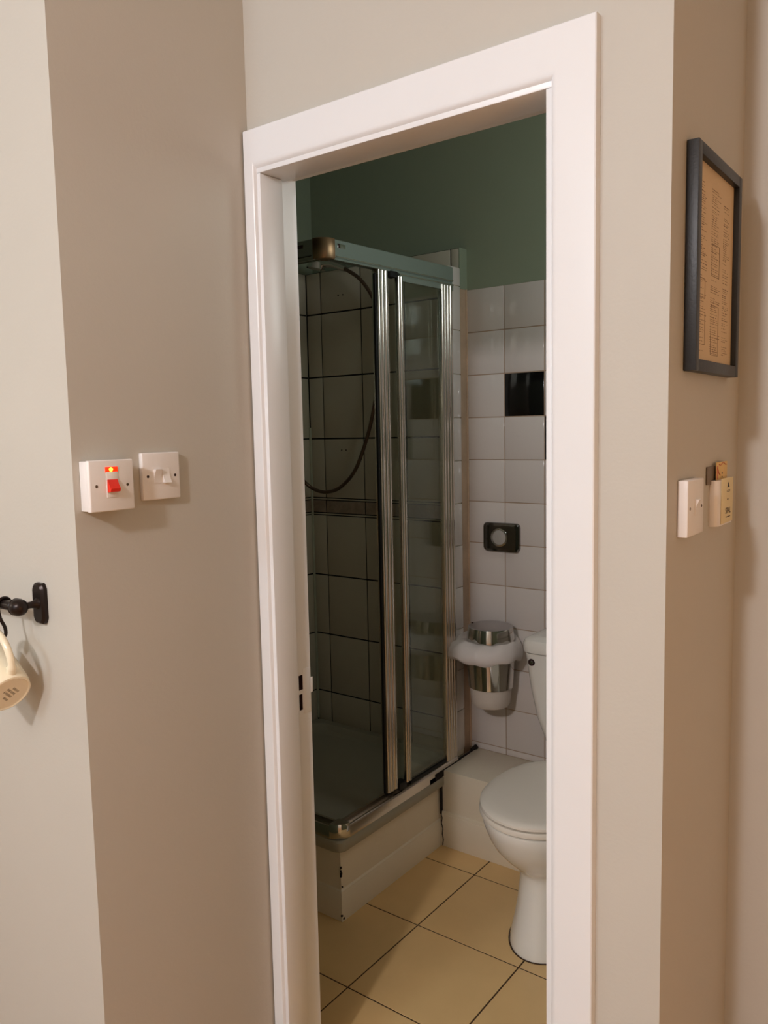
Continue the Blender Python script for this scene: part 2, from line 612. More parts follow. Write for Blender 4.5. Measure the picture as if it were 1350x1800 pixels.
# bottom rails
ZB0, ZB1 = 0.2565, 0.302
b = MB()
pb = [(0.0, ZB0), (0.0, ZB0 + 0.030), (0.004, ZB0 + 0.037), (0.010, ZB0 + 0.037), (0.010, ZB0 + 0.028), (0.027, ZB0 + 0.028),
      (0.027, ZB1), (0.036, ZB1), (0.036, ZB0)]
b.prism([(XE - d, z) for d, z in pb], 'y', YE + RC, 2.424, M_ALU)
br = b.build('bottom_rail', enc)
b = MB()
b.prism([(YE + d, z) for d, z in pb], 'x', XS + 0.001, XE - RC, M_ALU)
b.build('bottom_rail', enc)
# black perished seal along the far end of the bottom rail
b = MB()
b.box(XE - 0.001, XE + 0.002, 2.27, 2.44, ZB0 + 0.0005, ZB0 + 0.024, M_MOULD, bev=0.0009)
b.build('black_seal', enc)


def stile(y0, y1, xo, xi, z0, z1, name, parent, m=M_ALU, ribs=3):
    """fluted upright on the door side: half-round ribs on its outer face"""
    b = MB()
    b.box(xi, xo - 0.003, y0, y1, z0, z1, m, bev=0.001)
    n = ribs
    wv = (y1 - y0) / n
    for k in range(n):
        c = y0 + wv * (k + 0.5)
        poly = []
        for j in range(9):
            a = PI * j / 8
            poly.append((xo - 0.003 + 0.0045 * math.sin(a), c + wv * 0.46 * math.cos(a)))
        b.prism(poly, 'z', z0, z1, m, smooth=True)
    return b.build(name, parent)


# sliding door, pushed half open behind the fixed pane
zt, zb = ZR0 + 0.006, 0.318
door = MB()
door.box(-1.5235, -1.5175, 2.055, 2.35, zb, zt, M_GLASS)
door = door.build('sliding_pane', enc)
stile(2.004, 2.058, -1.505, -1.530, zb - 0.006, ZR0 + 0.001, 'lead_stile', enc, ribs=3)
b = MB()
b.box(-1.520, -1.511, 1.996, 2.0038, zb - 0.008, ZR0 - 0.012, M_BLACK, bev=0.002)
b.build('magnetic_strip', enc)
b = MB()
b.box(-1.528, -1.500, 2.062, 2.100, ZR0 - 0.016, ZR0 + 0.002, M_BLACK, bev=0.001)
b.build('roller_block', enc)
b = MB()
b.box(-1.528, -1.500, 2.060, 2.100, zb - 0.017, zb + 0.006, M_BLACK, bev=0.001)
b.build('roller_block', enc)
# fixed pane in its own slim frame
b = MB()
b.box(-1.506, -1.501, 2.120, 2.347, 0.315, ZR0 - 0.022, M_GLASS)
b.build('fixed_pane', enc)
stile(2.094, 2.122, -1.495, -1.508, 0.318, ZR0 - 0.012, 'pane_stile', enc, ribs=2)
stile(2.345, 2.414, -1.494, -1.512, 0.302, ZR0 - 0.010, 'wall_stile', enc, ribs=4)
b = MB()
b.box(-1.508, -1.497, 2.105, 2.423, ZR0 - 0.025, ZR0 - 0.001, M_ALUP, bev=0.001)
b.box(-1.500, -1.495, 2.105, 2.423, ZR0 - 0.007, ZR0 - 0.004, M_ALU)
b.build('pane_head', enc)
b = MB()
b.box(-1.509, -1.499, 2.122, 2.352, 0.300, 0.312, M_BLACK, bev=0.001)
b.build('pane_gasket', enc)
for o in enc.children:
    # the side rail climbs slightly towards the back wall
    for v in o.data.vertices:
        if v.co.z > ZR0 - 0.2 and v.co.y > 1.80:
            v.co.z += 0.014 * (v.co.y - 1.80) / 0.62
# front side: fixed pane and sliding pane, pushed back to the left
b = MB()
b.box(XS + 0.03, -1.90, YE + 0.008, YE + 0.013, 0.315, ZR0 - 0.01, M_GLASS)
b.build('fixed_pane', enc)
b = MB()
b.box(XS + 0.06, -1.87, YE + 0.022, YE + 0.028, 0.318, ZR0 + 0.006, M_GLASS)
b.build('sliding_pane', enc)
b = MB()
b.box(-1.87, -1.83, YE + 0.012, YE + 0.034, 0.312, ZR0, M_ALU, bev=0.004)
b.build('lead_stile', enc)
b = MB()
b.box(XS + 0.001, XS + 0.03, YE + 0.002, YE + 0.030, 0.302, ZR0, M_ALU, bev=0.003)
b.build('wall_stile', enc)

# shower hose, handset and valve inside
sh = thing('shower_hose_set', 'metal shower hose looping down the tiled shower corner', 'shower hose', (-2.1, 2.47, H))
pts = [(-2.245, 2.36, H - 0.10), (-2.235, 2.44, H - 0.195), (-2.20, 2.468, H - 0.232), (-2.135, 2.47, H - 0.241), (-2.06, 2.47, H - 0.217), (-1.985, 2.47, H - 0.147),
       (-1.925, 2.47, H - 0.026), (-1.893, 2.47, H + 0.070), (-1.868, 2.47, H + 0.175), (-1.853, 2.47, H + 0.30), (-1.852, 2.47, H + 0.42),
       (-1.880, 2.468, H + 0.50), (-1.935, 2.462, H + 0.575), (-2.00, 2.455, H + 0.62)]
b = MB()
sp_ = spline(pts, 14)
b.tube(sp_, 0.0072, M_HOSE, n=12)
b.build('hose', sh)
b = MB()
b.tube([(-2.00, 2.455, H + 0.62), (-2.06, 2.45, H + 0.645), (-2.13, 2.44, H + 0.655)], [0.011, 0.013, 0.014], M_CHROME)
b.tube([(-2.13, 2.44, H + 0.66), (-2.135, 2.438, H + 0.635)], [0.030, 0.040], M_CHROME, n=24)
b.build('handset', sh)
b = MB()
b.tube([(-2.06, 2.452, H + 0.645), (-2.06, YS, H + 0.645)], 0.012, M_CHROME)
b.build('holder', sh)
b = MB()
b.lathe([(0.001, 0), (0.034, 0), (0.034, 0.03), (0.026, 0.04), (0.001, 0.04)], M_CHROME, c=(XS, 2.36, H - 0.09), M=Matrix.Rotation(PI / 2, 3, 'Y'), n=32)
b.build('valve', sh)

# ------------------------------------------------------------------ boxed ledge behind the toilet
ZBX = 0.277
YX = 2.322
b = MB()
b.box(-1.514, -0.470, YX, YB + 0.004, 0, ZBX, M_SKIRT, bev=0.0015)
b.box(-1.506, -0.470, YX - 0.010, YX + 0.002, 0, 0.118, M_SKIRT, bev=0.003)
b.box(-1.506, -0.470, YX - 0.007, YX + 0.002, 0.10, 0.128, M_SKIRT, bev=0.003)
ledge = struct(b.build('trim_3'))
# mould, gap and cracks where plinth, ledge and rail meet
b = MB()
b.box(-1.5155, -1.499, 2.235, 2.316, 0.243, 0.272, M_MOULD, bev=0.001)
b.prism([(-1.509, 2.312), (-1.503, 2.312), (-1.503, 2.321), (-1.509, 2.321)], 'z', 0.118, 0.262, M_MOULD)
crk = [(-1.5045, 2.3125, 0.12), (-1.500, 2.311, 0.105), (-1.503, 2.311, 0.085), (-1.4975, 2.311, 0.065), (-1.500, 2.311, 0.045), (-1.496, 2.311, 0.025), (-1.499, 2.311, 0.004)]
b.tube(crk, 0.0016, M_MOULD, n=6)
b.tube([(-1.505, 2.30, 0.279), (-1.502, 2.45, 0.279), (-1.503, 2.555, 0.280)], 0.0040, M_MOULD, n=8)
b.tube([(-1.507, 2.53, 0.281), (-1.502, 2.557, 0.284)], [0.005, 0.010], M_MOULD, n=10)
b.build('mould_line', ledge)
# chips at the plinth corner
b = MB()
for k, (yy, zz, s) in enumerate(((1.7596, 0.172, 0.003), (1.7590, 0.162, 0.0024), (1.7600, 0.153, 0.0035), (1.7592, 0.146, 0.003), (1.7640, 0.110, 0.0016), (1.7588, 0.020, 0.003), (1.766, 0.008, 0.0035))):
    b.box(XP - 0.004, XP + 0.0006, yy - s, yy + s, zz - s, zz + s, M_MOULD, bev=0.0005)
b.build('paint_chips', pl)

# ------------------------------------------------------------------ door frame
JL, JR, JT = -1.162, -0.556, H + 0.507     # lining faces
dr = bpy.data.objects.new('door_1', None)
COL.objects.link(dr)
dr['kind'] = 'structure'
YA = 1.163       # front face of the architraves
YE_ = 1.170      # front edge of the lining
# lining: stop part (front) and rebate (rear)
b = MB()
b.box(OPL, JL, YE_, 1.2330, 0, JT, M_TRIM, bev=0.0018)
b.box(JR, OPR + 0.004, YE_, 1.2330, 0, JT, M_TRIM, bev=0.0018)
b.box(OPL, OPR + 0.004, YE_, 1.2445, JT, OPT, M_TRIM, bev=0.0018)
b.build('lining', dr)
XRB = -1.174


def holed_rebate():
    b = MB()
    holes = [(H - 0.557, H - 0.524), (H - 0.602, H - 0.566)]
    zs = [0, holes[1][0], holes[1][1], holes[0][0], holes[0][1], JT + 0.012]
    yw = [1.2325, 1.2472, 1.2600, YJ + 0.001]
    for k in range(len(zs) - 1):
        if k in (1, 3):
            y2 = yw[2] - (0.002 if k == 1 else 0)
            b.box(OPL, XRB, yw[0], yw[1], zs[k], zs[k + 1], M_TRIM)
            b.box(OPL, XRB, y2, yw[3], zs[k], zs[k + 1], M_TRIM)
            b.box(OPL, XRB - 0.011, yw[1], y2, zs[k], zs[k + 1], M_HOLE)  # latch pockets lined in a dark colour to imitate the shade inside
            b.box(OPL, XRB - 0.0006, y2 - 0.0012, y2, zs[k], zs[k + 1], M_HOLE)
            b.box(OPL, XRB - 0.0006, yw[1], y2, zs[k + 1] - 0.001, zs[k + 1], M_HOLE)
            b.box(OPL, XRB - 0.0006, yw[1], y2, zs[k], zs[k] + 0.001, M_HOLE)
        else:
            b.box(OPL, XRB, yw[0], yw[3], zs[k], zs[k + 1], M_TRIM)
    b.box(OPR - 0.0, OPR + 0.004, 1.2325, YJ + 0.001, 0, JT + 0.012, M_TRIM)
    b.box(OPL, OPR + 0.004, 1.2440, YJ + 0.001, JT + 0.012, OPT, M_TRIM)
    return b


holed_rebate().build('rebate', dr)
b = MB()
# painted-over keep plate with a little lip that stands past the frame edge
b.box(XRB - 0.001, XRB + 0.0008, 1.2612, YJ + 0.0005, H - 0.612, H - 0.512, M_TRIM, bev=0.0004)
b.box(XRB - 0.001, XRB + 0.0008, 1.2335, 1.2465, H - 0.612, H - 0.512, M_TRIM, bev=0.0004)
b.box(XRB - 0.001, XRB + 0.0012, YJ, YJ + 0.007, H - 0.570, H - 0.536, M_TRIM, bev=0.0005)
b.build('strike_plate', dr)

# architrave: flat board with soft rounded inner edge
aprof = [(0.000, 0.0), (0.000, 0.016), (0.0015, 0.0175), (0.054, 0.0175), (0.058, 0.0165), (0.0615, 0.0135), (0.0640, 0.0095), (0.0650, 0.0)]


def arch():
    b = MB()
    outL, outR, outT = -1.1985, -0.474, H + 0.590
    inL, inR, inT = -1.170, -0.548, H + 0.5145

    def pos(f, side):
        # f 0 = outer edge, 1 = inner edge
        if side == 'L':
            return outL + (inL - outL) * f
        if side == 'R':
            return outR + (inR - outR) * f
        return outT + (inT - outT) * f
    path = []
    W = 0.065
    rings = []
    for (u, d) in aprof:
        f = u / W
        rings.append([Vector((pos(f, 'L'), YD - d + 0.0002, 0)), Vector((pos(f, 'L'), YD - d + 0.0002, pos(f, 'T'))),
                      Vector((pos(f, 'R'), YD - d + 0.0002, pos(f, 'T'))), Vector((pos(f, 'R'), YD - d + 0.0002, 0))])
    b.loft(rings, M_TRIM, cap=False, smooth=True, closed=False)
    return b


arch().build('architrave', dr, sharp=25)

# ------------------------------------------------------------------ switches


def cooker_switch():
    Y0, Y1, Z0, Z1 = 0.7655, 0.8515, H - 0.1245, H - 0.0385 - 0.0
    zc = (Z0 + Z1) / 2
    yc = (Y0 + Y1) / 2
    t = thing('isolator_switch', 'white surface-mounted switch box with red rocker and glowing neon', 'switch', (XL, yc, Z0))
    b = MB()
    b.box(XL + 0.0002, XL + 0.020, Y0 + 0.0015, Y1 - 0.0015, Z0 + 0.0015, Z1 - 0.0015, M_PLAS, bev=0.0015)
    b.build('mounting_box', t)
    xf = XL + 0.030
    b = MB()
    b.box(XL + 0.020, xf, Y0, Y1, Z0, Z1, M_PLAS, bev=0.0022, seg=3)
    p = b.build('face_plate', t)
    # rocker well and rocker
    b = MB()
    b.box(xf - 0.0005, xf + 0.0012, yc - 0.0115, yc + 0.0105, zc - 0.020, zc + 0.024, M_PLAS, bev=0.0006)
    b.build('rocker_surround', t)
    b = MB()
    poly = [(xf + 0.0008, zc + 0.010), (xf + 0.0025, zc + 0.0105), (xf + 0.0065, zc + 0.001), (xf + 0.0105, zc - 0.005), (xf + 0.0095, zc - 0.0095), (xf + 0.0008, zc - 0.0115)]
    b.prism(poly, 'y', yc - 0.0100, yc + 0.0090, M_RED)
    b.build('rocker', t)
    b = MB()
    b.box(xf - 0.0005, xf + 0.0012, yc - 0.0125, yc + 0.0115, Z1 - 0.0205, Z1 - 0.0115, M_NEON, bev=0.0006)
    b.lathe([(0.0001, 0.0018), (0.0022, 0.0016), (0.0034, 0.0010), (0.0036, 0)], M_NEONC, c=(xf + 0.0006, yc - 0.0020, Z1 - 0.0160),
            M=Matrix.Rotation(PI / 2, 3, 'Y'), n=20)
    b.build('neon_lamp', t)
    for s in (-1, 1):
        screw(t, xf, yc + s * 0.030, zc)


def screw(t, x, y, z, dark=False):
    b = MB()
    b.lathe([(0.0001, 0.0005), (0.0020, 0.0005), (0.0026, 0.0002), (0.0026, -0.0004)], M_HOLE if dark else M_SCREW, c=(x, y, z), M=Matrix.Rotation(PI / 2, 3, 'Y'), n=18)
    b.box(x + 0.0002, x + 0.0007, y - 0.0018, y + 0.0018, z - 0.0004, z + 0.0004, M_HOLE)
    b.build('screw', t)


def rocker_switch(name, label, X, Y0, Y1, Z0, Z1, xf, rockers, dark):
    yc, zc = (Y0 + Y1) / 2, (Z0 + Z1) / 2
    t = thing(name, label, 'light switch', (X, yc, Z0))
    b = MB()
    b.box(X + 0.0002, xf, Y0, Y1, Z0, Z1, M_PLAS, bev=0.0020, seg=3)
    b.build('face_plate', t)
    for (ya, yb, up) in rockers:
        b = MB()
        hi, lo = 0.0066, 0.0006
        a, c = (hi, lo) if up else (lo, hi)
        poly = [(xf - 0.0004, zc - 0.0125), (xf + c, zc - 0.0125), (xf + 0.0016, zc), (xf + a, zc + 0.0125), (xf - 0.0004, zc + 0.0125)]
        b.prism(poly, 'y', yc + ya, yc + yb, M_PLAS)
        b.build('rocker', t)
    for s in (-1, 1):
        screw(t, xf, yc + s * 0.030, zc, dark)


cooker_switch()
rocker_switch('light_switch', 'white twin-rocker light switch beside the left door architrave', XL, 0.885, 0.971 - 0.004, H - 0.1145, H - 0.0300, XL + 0.010,
              [(-0.0170, -0.0022, True), (0.0022, 0.0170, False)], True)
rocker_switch('light_switch', 'white light switch on the return wall below the framed print', XR, 1.228, 1.312, H - 0.169, H - 0.083, XR + 0.016,
              [(-0.0055, 0.0055, True)], False)

# ------------------------------------------------------------------ framed print
fr = thing('picture_frame', 'dark slate frame holding a tan printed sheet on the return wall', 'picture frame', (XR, 1.37, H + 0.08))
FX = -0.3515
fy0, fy1, fz0, fz1 = 1.246, 1.500, H + 0.080, H + 0.412
b = MB()
bw = 0.018
b.box(XR + 0.0005, FX, fy0, fy0 + bw, fz0, fz1, M_FRAME, bev=0.0012)
b.box(XR + 0.0005, FX, fy1 - bw, fy1, fz0, fz1, M_FRAME, bev=0.0012)
b.box(XR + 0.0005, FX, fy0 + bw, fy1 - bw, fz1 - bw, fz1, M_FRAME, bev=0.0012)
b.box(XR + 0.0005, FX, fy0 + bw, fy1 - bw, fz0, fz0 + bw, M_FRAME, bev=0.0012)
b.build('moulding', fr)
b = MB()
px = -0.3605
b.box(XR + 0.001, px, fy0 + bw - 0.002, fy1 - bw + 0.002, fz0 + bw - 0.002, fz1 - bw + 0.002, M_PAPER)
rnd = random.Random(3)
pa, pb_ = fy0 + bw, fy1 - bw
W_ = pb_ - pa
cols = [(0.06, 0.30), (0.40, 0.66), (0.72, 0.90)]
for ci, (c0, c1) in enumerate(cols):
    z = fz1 - bw - 0.030
    while z > fz0 + bw + 0.014:
        k = rnd.random()
        if k < 0.10:
            z -= 0.006
            continue
        dens = rnd.choice((1, 1, 2, 3))
        u = c0
        end = c0 + (c1 - c0) * rnd.uniform(0.45, 1.0)
        th = rnd.choice((0.0006, 0.0008, 0.0008, 0.0013))
        while u < end:
            wl = rnd.uniform(0.02, 0.07)
            b.box(px - 0.0002, px + 0.00025, pa + W_ * u, pa + W_ * min(u + wl, end), z, z + th, M_INK)
            u += wl + rnd.uniform(0.01, 0.03)
        z -= rnd.choice((0.0028, 0.0034, 0.0034, 0.005))
    # a few boxed panels drawn with thin rules
for (u0, u1, z0, z1) in ((0.07, 0.27, 0.025, 0.075), (0.42, 0.62, 0.012, 0.090), (0.42, 0.62, 0.135, 0.185), (0.08, 0.26, 0.095, 0.125)):
    ya, yb = pa + W_ * u0, pa + W_ * u1
    za, zb_ = fz0 + bw + z0, fz0 + bw + z1
    for (a0, a1, c0, c1) in ((ya, ya + 0.001, za, zb_), (yb - 0.001, yb, za, zb_), (ya, yb, za, za + 0.0008), (ya, yb, zb_ - 0.0008, zb_)):
        b.box(px - 0.0002, px + 0.00035, a0, a1, c0, c1, M_INK)
b.build('printed_sheet', fr)

# ------------------------------------------------------------------ card holder by the corner
def text_mesh(body, size, m, name, parent, loc, rotz, extrude=0.0001, sx=1.0):
    cu = bpy.data.curves.new(name, 'FONT')
    cu.body = body
    cu.size = size
    cu.extrude = extrude
    cu.align_x = 'CENTER'
    cu.align_y = 'CENTER'
    tmp = bpy.data.objects.new(name + '_tmp', cu)
    COL.objects.link(tmp)
    dg = bpy.context.evaluated_depsgraph_get()
    me = bpy.data.meshes.new_from_object(tmp.evaluated_get(dg))
    bpy.data.objects.remove(tmp)
    me.name = name
    me.materials.clear()
    me.materials.append(m)
    R = Matrix.Translation(Vector(loc)) @ Matrix.Rotation(rotz, 4, 'Z') @ Matrix.Rotation(PI / 2, 4, 'X') @ Matrix.Diagonal((sx, 1, 1, 1))
    me.transform(R)
    o = bpy.data.objects.new(name, me)
    COL.objects.link(o)
    if parent:
        o.parent = parent
        o.matrix_parent_inverse = parent.matrix_world.inverted()
    return o


hx = -0.3555
ch = thing('card_holder', 'small white rounded card holder on the return wall beside the switch', 'card holder', (XR, 1.45, H - 0.172))
b = MB()
pts = [(XR + 0.0003, 1.404), (XR + 0.006, 1.4035), (hx - 0.004, 1.4055), (hx - 0.001, 1.409), (hx, 1.414), (hx, 1.492), (hx - 0.002, 1.494), (XR + 0.0003, 1.494)]
b.prism(pts, 'z', H - 0.171, H - 0.094, M_PLAS, smooth=True)
b.build('holder_body', ch)
cd = thing('printed_card', 'cream card with dark printed marks at the front of the holder', 'card', (hx + 0.0004, 1.455, H - 0.169))
b = MB()
b.box(hx + 0.0003, hx + 0.0012, 1.4195, 1.4945, H - 0.1685, H - 0.0915, M_CARD, bev=0.0003)
b.build('card', cd)
xx = hx + 0.0014
text_mesh('SRAL', 0.0150, M_CARDINK, 'lettering', cd, (xx, 1.463, H - 0.1485), PI / 2, sx=1.05)
b = MB()
b.prism([(1.456, H - 0.108), (1.470, H - 0.108), (1.463, H - 0.099)], 'x', xx - 0.0002, xx + 0.0001, M_CARDINK)
b.build('triangle_mark', cd)
b = MB()
for k in range(2):
    for j in range(4):
        b.box(xx - 0.0002, xx + 0.0001, 1.453 + j * 0.0055, 1.457 + j * 0.0055, H - 0.1135 - k * 0.0022, H - 0.1125 - k * 0.0022, M_CARDINK)
b.build('caption_lines', cd)
b = MB()
b.prism([(1.4605 + 0.0035 * math.cos(a * PI / 6), H - 0.1285 + 0.0017 * math.sin(a * PI / 6)) for a in range(12)], 'x', xx - 0.0002, xx + 0.0001, M_CARDINK)
b.build('dot_mark', cd)
b = MB()
for j in range(5):
    b.box(xx - 0.0002, xx + 0.0001, 1.449 + j * 0.006, 1.4535 + j * 0.006, H - 0.1595, H - 0.1580, M_CARDINK)
b.build('small_print', cd)
lf = thing('leaflet', 'yellow and orange patterned leaflet standing up out of the holder', 'leaflet', (XR + 0.006, 1.47, H - 0.10))
b = MB()
b.box(XR + 0.0060, XR + 0.0072, 1.418, 1.487, H - 0.0945, H - 0.064, M_LEAF, bev=0.0003)
b.build('sheet', lf)
b = MB()
lx = XR + 0.0073
wav = [(1.432 + 0.004 * k, H - 0.0675 - 0.0020 * math.sin(k * 0.7)) for k in range(13)]
b.tube([(lx, y, z) for y, z in wav], 0.0009, M_LEAFR, n=6)
b.tube([(lx, 1.424, H - 0.074), (lx, 1.431, H - 0.082), (lx, 1.440, H - 0.0855)], 0.0012, M_LEAFR, n=6)
b.box(lx - 0.0003, lx + 0.0001, 1.4195, 1.428, H - 0.0925, H - 0.070, M_LEAFR)
b.box(lx - 0.0003, lx + 0.0001, 1.452, 1.4565, H - 0.0850, H - 0.0815, M_CARDINK)
b.box(lx - 0.0003, lx + 0.0001, 1.452, 1.4565, H - 0.0910, H - 0.0885, M_CARDINK)
b.build('print', lf)
b = MB()
b.box(XR + 0.0006, XR + 0.0028, 1.380, 1.428, H - 0.100, H - 0.0700, M_GREYC, bev=0.0006)
gc = b.build('grey_card')
tag(gc, 'small grey card behind the leaflet, standing left of it', 'card')

# ------------------------------------------------------------------ mug rail, hook and mug
rk = thing('mug_rail', 'dark iron rail on a wall bracket beside the left wall corner', 'rail', (-1.32, YL, H - 0.33))
b = MB()
bx, bz = -1.3175, H - 0.2875


def octo(w_, h_, c1, c2):
    return [(w_, h_ - c2), (w_ - c1, h_ - c1 * 0.6), (w_ - c1 - 0.003, h_), (-w_ + c1 + 0.003, h_), (-w_ + c1, h_ - c1 * 0.6), (-w_, h_ - c2),
            (-w_, -h_ + c2), (-w_ + c1, -h_ + c1 * 0.6), (-w_ + c1 + 0.003, -h_), (w_ - c1 - 0.003, -h_), (w_ - c1, -h_ + c1 * 0.6), (w_, -h_ + c2)]


o1 = octo(0.0165, 0.036, 0.004, 0.010)
rings = []
for (dy, s) in ((0.0003, 1.0), (0.007, 1.0), (0.011, 0.80)):
    rings.append([Vector((bx + u * s, YL - dy, bz + v * (s * 0.5 + 0.5))) for u, v in o1])
b.loft(rings, M_IRON, smooth=False)
b.build('wall_plate', rk)
b = MB()
yr = YL - 0.045
b.tube([(bx, YL - 0.009, bz), (bx, YL - 0.014, bz), (bx, YL - 0.024, bz), (bx, yr + 0.008, bz)], [0.012, 0.0075, 0.0058, 0.0062], M_IRON, n=20)
b.build('arm', rk)
b = MB()
b.lathe([(0.0001, -0.0165), (0.006, -0.0160), (0.011, -0.0125), (0.0142, -0.007), (0.0152, 0.0), (0.0142, 0.006), (0.0150, 0.0075), (0.0125, 0.0095), (0.0132, 0.011), (0.0105, 0.0130), (0.0095, 0.0145)],
        M_IRON, c=(bx, yr, bz), M=Matrix.Rotation(-PI / 2, 3, 'Y'), n=36)
b.build('ball_end', rk)
b = MB()
b.tube([(bx - 0.012, yr, bz), (bx - 0.62, yr, bz)], 0.0088, M_IRON, n=24)
b.build('bar', rk)
# hook
hkx = -1.364
b = MB()
hp = []
for k in range(13):
    a = math.radians(-30 + 210 * k / 12)
    hp.append((hkx, yr + 0.0115 * math.cos(a), bz + 0.0115 * math.sin(a)))
hp += [(hkx + 0.002, yr - 0.010, bz - 0.022), (hkx + 0.005, yr - 0.004, bz - 0.040), (hkx + 0.008, yr - 0.006, bz - 0.053), (hkx + 0.010, yr - 0.018, bz - 0.058), (hkx + 0.011, yr - 0.032, bz - 0.050), (hkx + 0.011, yr - 0.036, bz - 0.040)]
b.tube(spline(hp, 6), 0.0030, M_IRON, n=10)
hk = b.build('hook')
tag(hk, 'black metal hook looped over the dark iron rail', 'hook')

# mug: hangs by its handle, base turned to the viewer
mug = thing('mug', 'cream mug hanging by its handle below the iron rail', 'mug', (-1.43, 0.70, H - 0.42))
ax = Vector((0.85, -0.03, -0.51)).normalized()        # from rim to base
upm = Vector((0, 0, 1))
h0 = (upm - ax * upm.dot(ax)).normalized()
h1 = ax.cross(h0).normalized()
if h1.y > 0:
    h1 = -h1
hd = (h0 * math.cos(0.75) + h1 * math.sin(0.75)).normalized()     # handle side
sd = ax.cross(hd)
base_c = Vector((-1.326, 0.688, H - 0.436))
Rm = Matrix((sd, hd, -ax)).transposed()               # local z points from base to rim


def L(x, y, z):
    return base_c + Rm @ Vector((x, y, z))


b = MB()
pr = [(0.0001, 0.0015), (0.0330, 0.0015), (0.0350, 0.0), (0.0380, 0.0012), (0.0398, 0.006), (0.0410, 0.030), (0.0414, 0.050), (0.0414, 0.075), (0.0412, 0.092), (0.0400, 0.0935),
      (0.0385, 0.092), (0.0382, 0.060), (0.035, 0.030), (0.028, 0.008), (0.0001, 0.005)]
b.lathe(pr, M_MUG, c=base_c, M=Rm, n=56)
b.build('body', mug)
b = MB()
hpts = [(-1.318, 0.690, H - 0.399), (-1.312, 0.688, H - 0.376), (-1.322, 0.687, H - 0.351), (-1.342, 0.687, H - 0.334), (-1.364, 0.688, H - 0.331),
        (-1.379, 0.689, H - 0.342), (-1.379, 0.690, H - 0.362)]
b.tube(spline(hpts, 8), [0.0085] * 6 + [0.0062] * 43, M_MUG, n=16)
b.build('handle', mug)
b = MB()
rr = random.Random(5)
for row, (v, n_) in enumerate(((0.010, 4), (0.002, 7), (-0.005, 7), (-0.012, 5))):
    for k in range(n_):
        u = -0.012 + 0.024 * (k + 0.5) / 7 + rr.uniform(-0.0006, 0.0006)
        a = rr.uniform(-0.5, 0.5)
        p0 = L(v + 0.0022 * math.cos(a), u + 0.0010 * math.sin(a), 0.0013)
        p1 = L(v - 0.0022 * math.cos(a), u - 0.0010 * math.sin(a), 0.0013)
        b.tube([p0, p1], 0.00045, M_CARDINK, n=5)
b.build('base_stamp', mug)

# ------------------------------------------------------------------ toilet
XC = -0.968
to = thing('toilet', 'white close-coupled toilet with its lid closed, half hidden by the door frame', 'toilet', (XC, 2.05, 0))


def egg(w_, yf, yb, z, xc=XC, n=56, ex=2.0, k=0.46):
    """plan outline: elliptical nose, squarer back"""
    ym = yf + (yb - yf) * k
    pts = []
    for i in range(n):
        a = 2 * PI * i / n
        c, s = math.cos(a), math.sin(a)
        if s <= 0:
            pts.append(Vector((xc + w_ * c, ym + (ym - yf) * s, z)))
        else:
            e = 0.75
            pts.append(Vector((xc + w_ * (abs(c) ** e) * (1 if c >= 0 else -1), ym + (yb - ym) * (abs(s) ** e), z)))
    return pts


b = MB()
S = [(0.114, 1.916, 2.308, 0.0), (0.115, 1.915, 2.308, 0.006), (0.111, 1.920, 2.308, 0.030), (0.103, 1.932, 2.308, 0.075), (0.096, 1.944, 2.308, 0.130),
     (0.092, 1.952, 2.305, 0.185), (0.092, 1.953, 2.300, 0.215), (0.098, 1.946, 2.300, 0.232), (0.116, 1.922, 2.300, 0.252), (0.136, 1.893, 2.300, 0.278),
     (0.153, 1.865, 2.300, 0.308), (0.161, 1.843, 2.300, 0.340), (0.168, 1.829, 2.300, 0.372), (0.171, 1.822, 2.300, 0.395), (0.170, 1.823, 2.300, 0.402), (0.162, 1.830, 2.295, 0.405)]
b.loft([egg(*s) for s in S], M_CER)
# shelf that carries the cistern
b.box(XC - 0.115, XC + 0.115, 2.20, YB - 0.006, 0.300, 0.402, M_CER, bev=0.02, seg=4)
b.build('pan', to)
b = MB()
S = [(0.170, 1.820, 2.262, 0.4075), (0.173, 1.816, 2.266, 0.411), (0.174, 1.815, 2.267, 0.418), (0.172, 1.818, 2.264, 0.4245)]
b.loft([egg(*s) for s in S], M_SEAT)
b.build('seat', to)
b = MB()
S = [(0.170, 1.821, 2.268, 0.4270), (0.173, 1.817, 2.272, 0.431), (0.1725, 1.818, 2.272, 0.437), (0.168, 1.824, 2.267, 0.4425), (0.157, 1.838, 2.256, 0.4455),
     (0.134, 1.868, 2.230, 0.4475), (0.09, 1.94, 2.15, 0.4485), (0.02, 2.02, 2.08, 0.449)]
b.loft([egg(*s) for s in S], M_SEAT)
b.build('seat_lid', to)
for s in (-1, 1):
    b = MB()
    b.tube([(XC + s * 0.075 - 0.02, 2.285, 0.418), (XC + s * 0.075 + 0.02, 2.285, 0.418)], 0.011, M_SEAT, n=20)
    b.build('hinge', to)
b = MB()
cis = []
for (hw, yf, z, r) in ((0.145, 2.385, 0.402, 0.05), (0.158, 2.372, 0.412, 0.05), (0.168, 2.362, 0.440, 0.045), (0.192, 2.348, 0.53, 0.035), (0.209, 2.336, 0.64, 0.032), (0.221, 2.328, 0.750, 0.030)):
    cyy = (yf + YB - 0.004) / 2
    cis.append([Vector((u, v, z)) for u, v in rrect(XC, cyy, hw, (YB - 0.004 - yf) / 2, r, 8)])
b.loft(cis, M_CER)
b.build('cistern', to)
b = MB()
cis = []
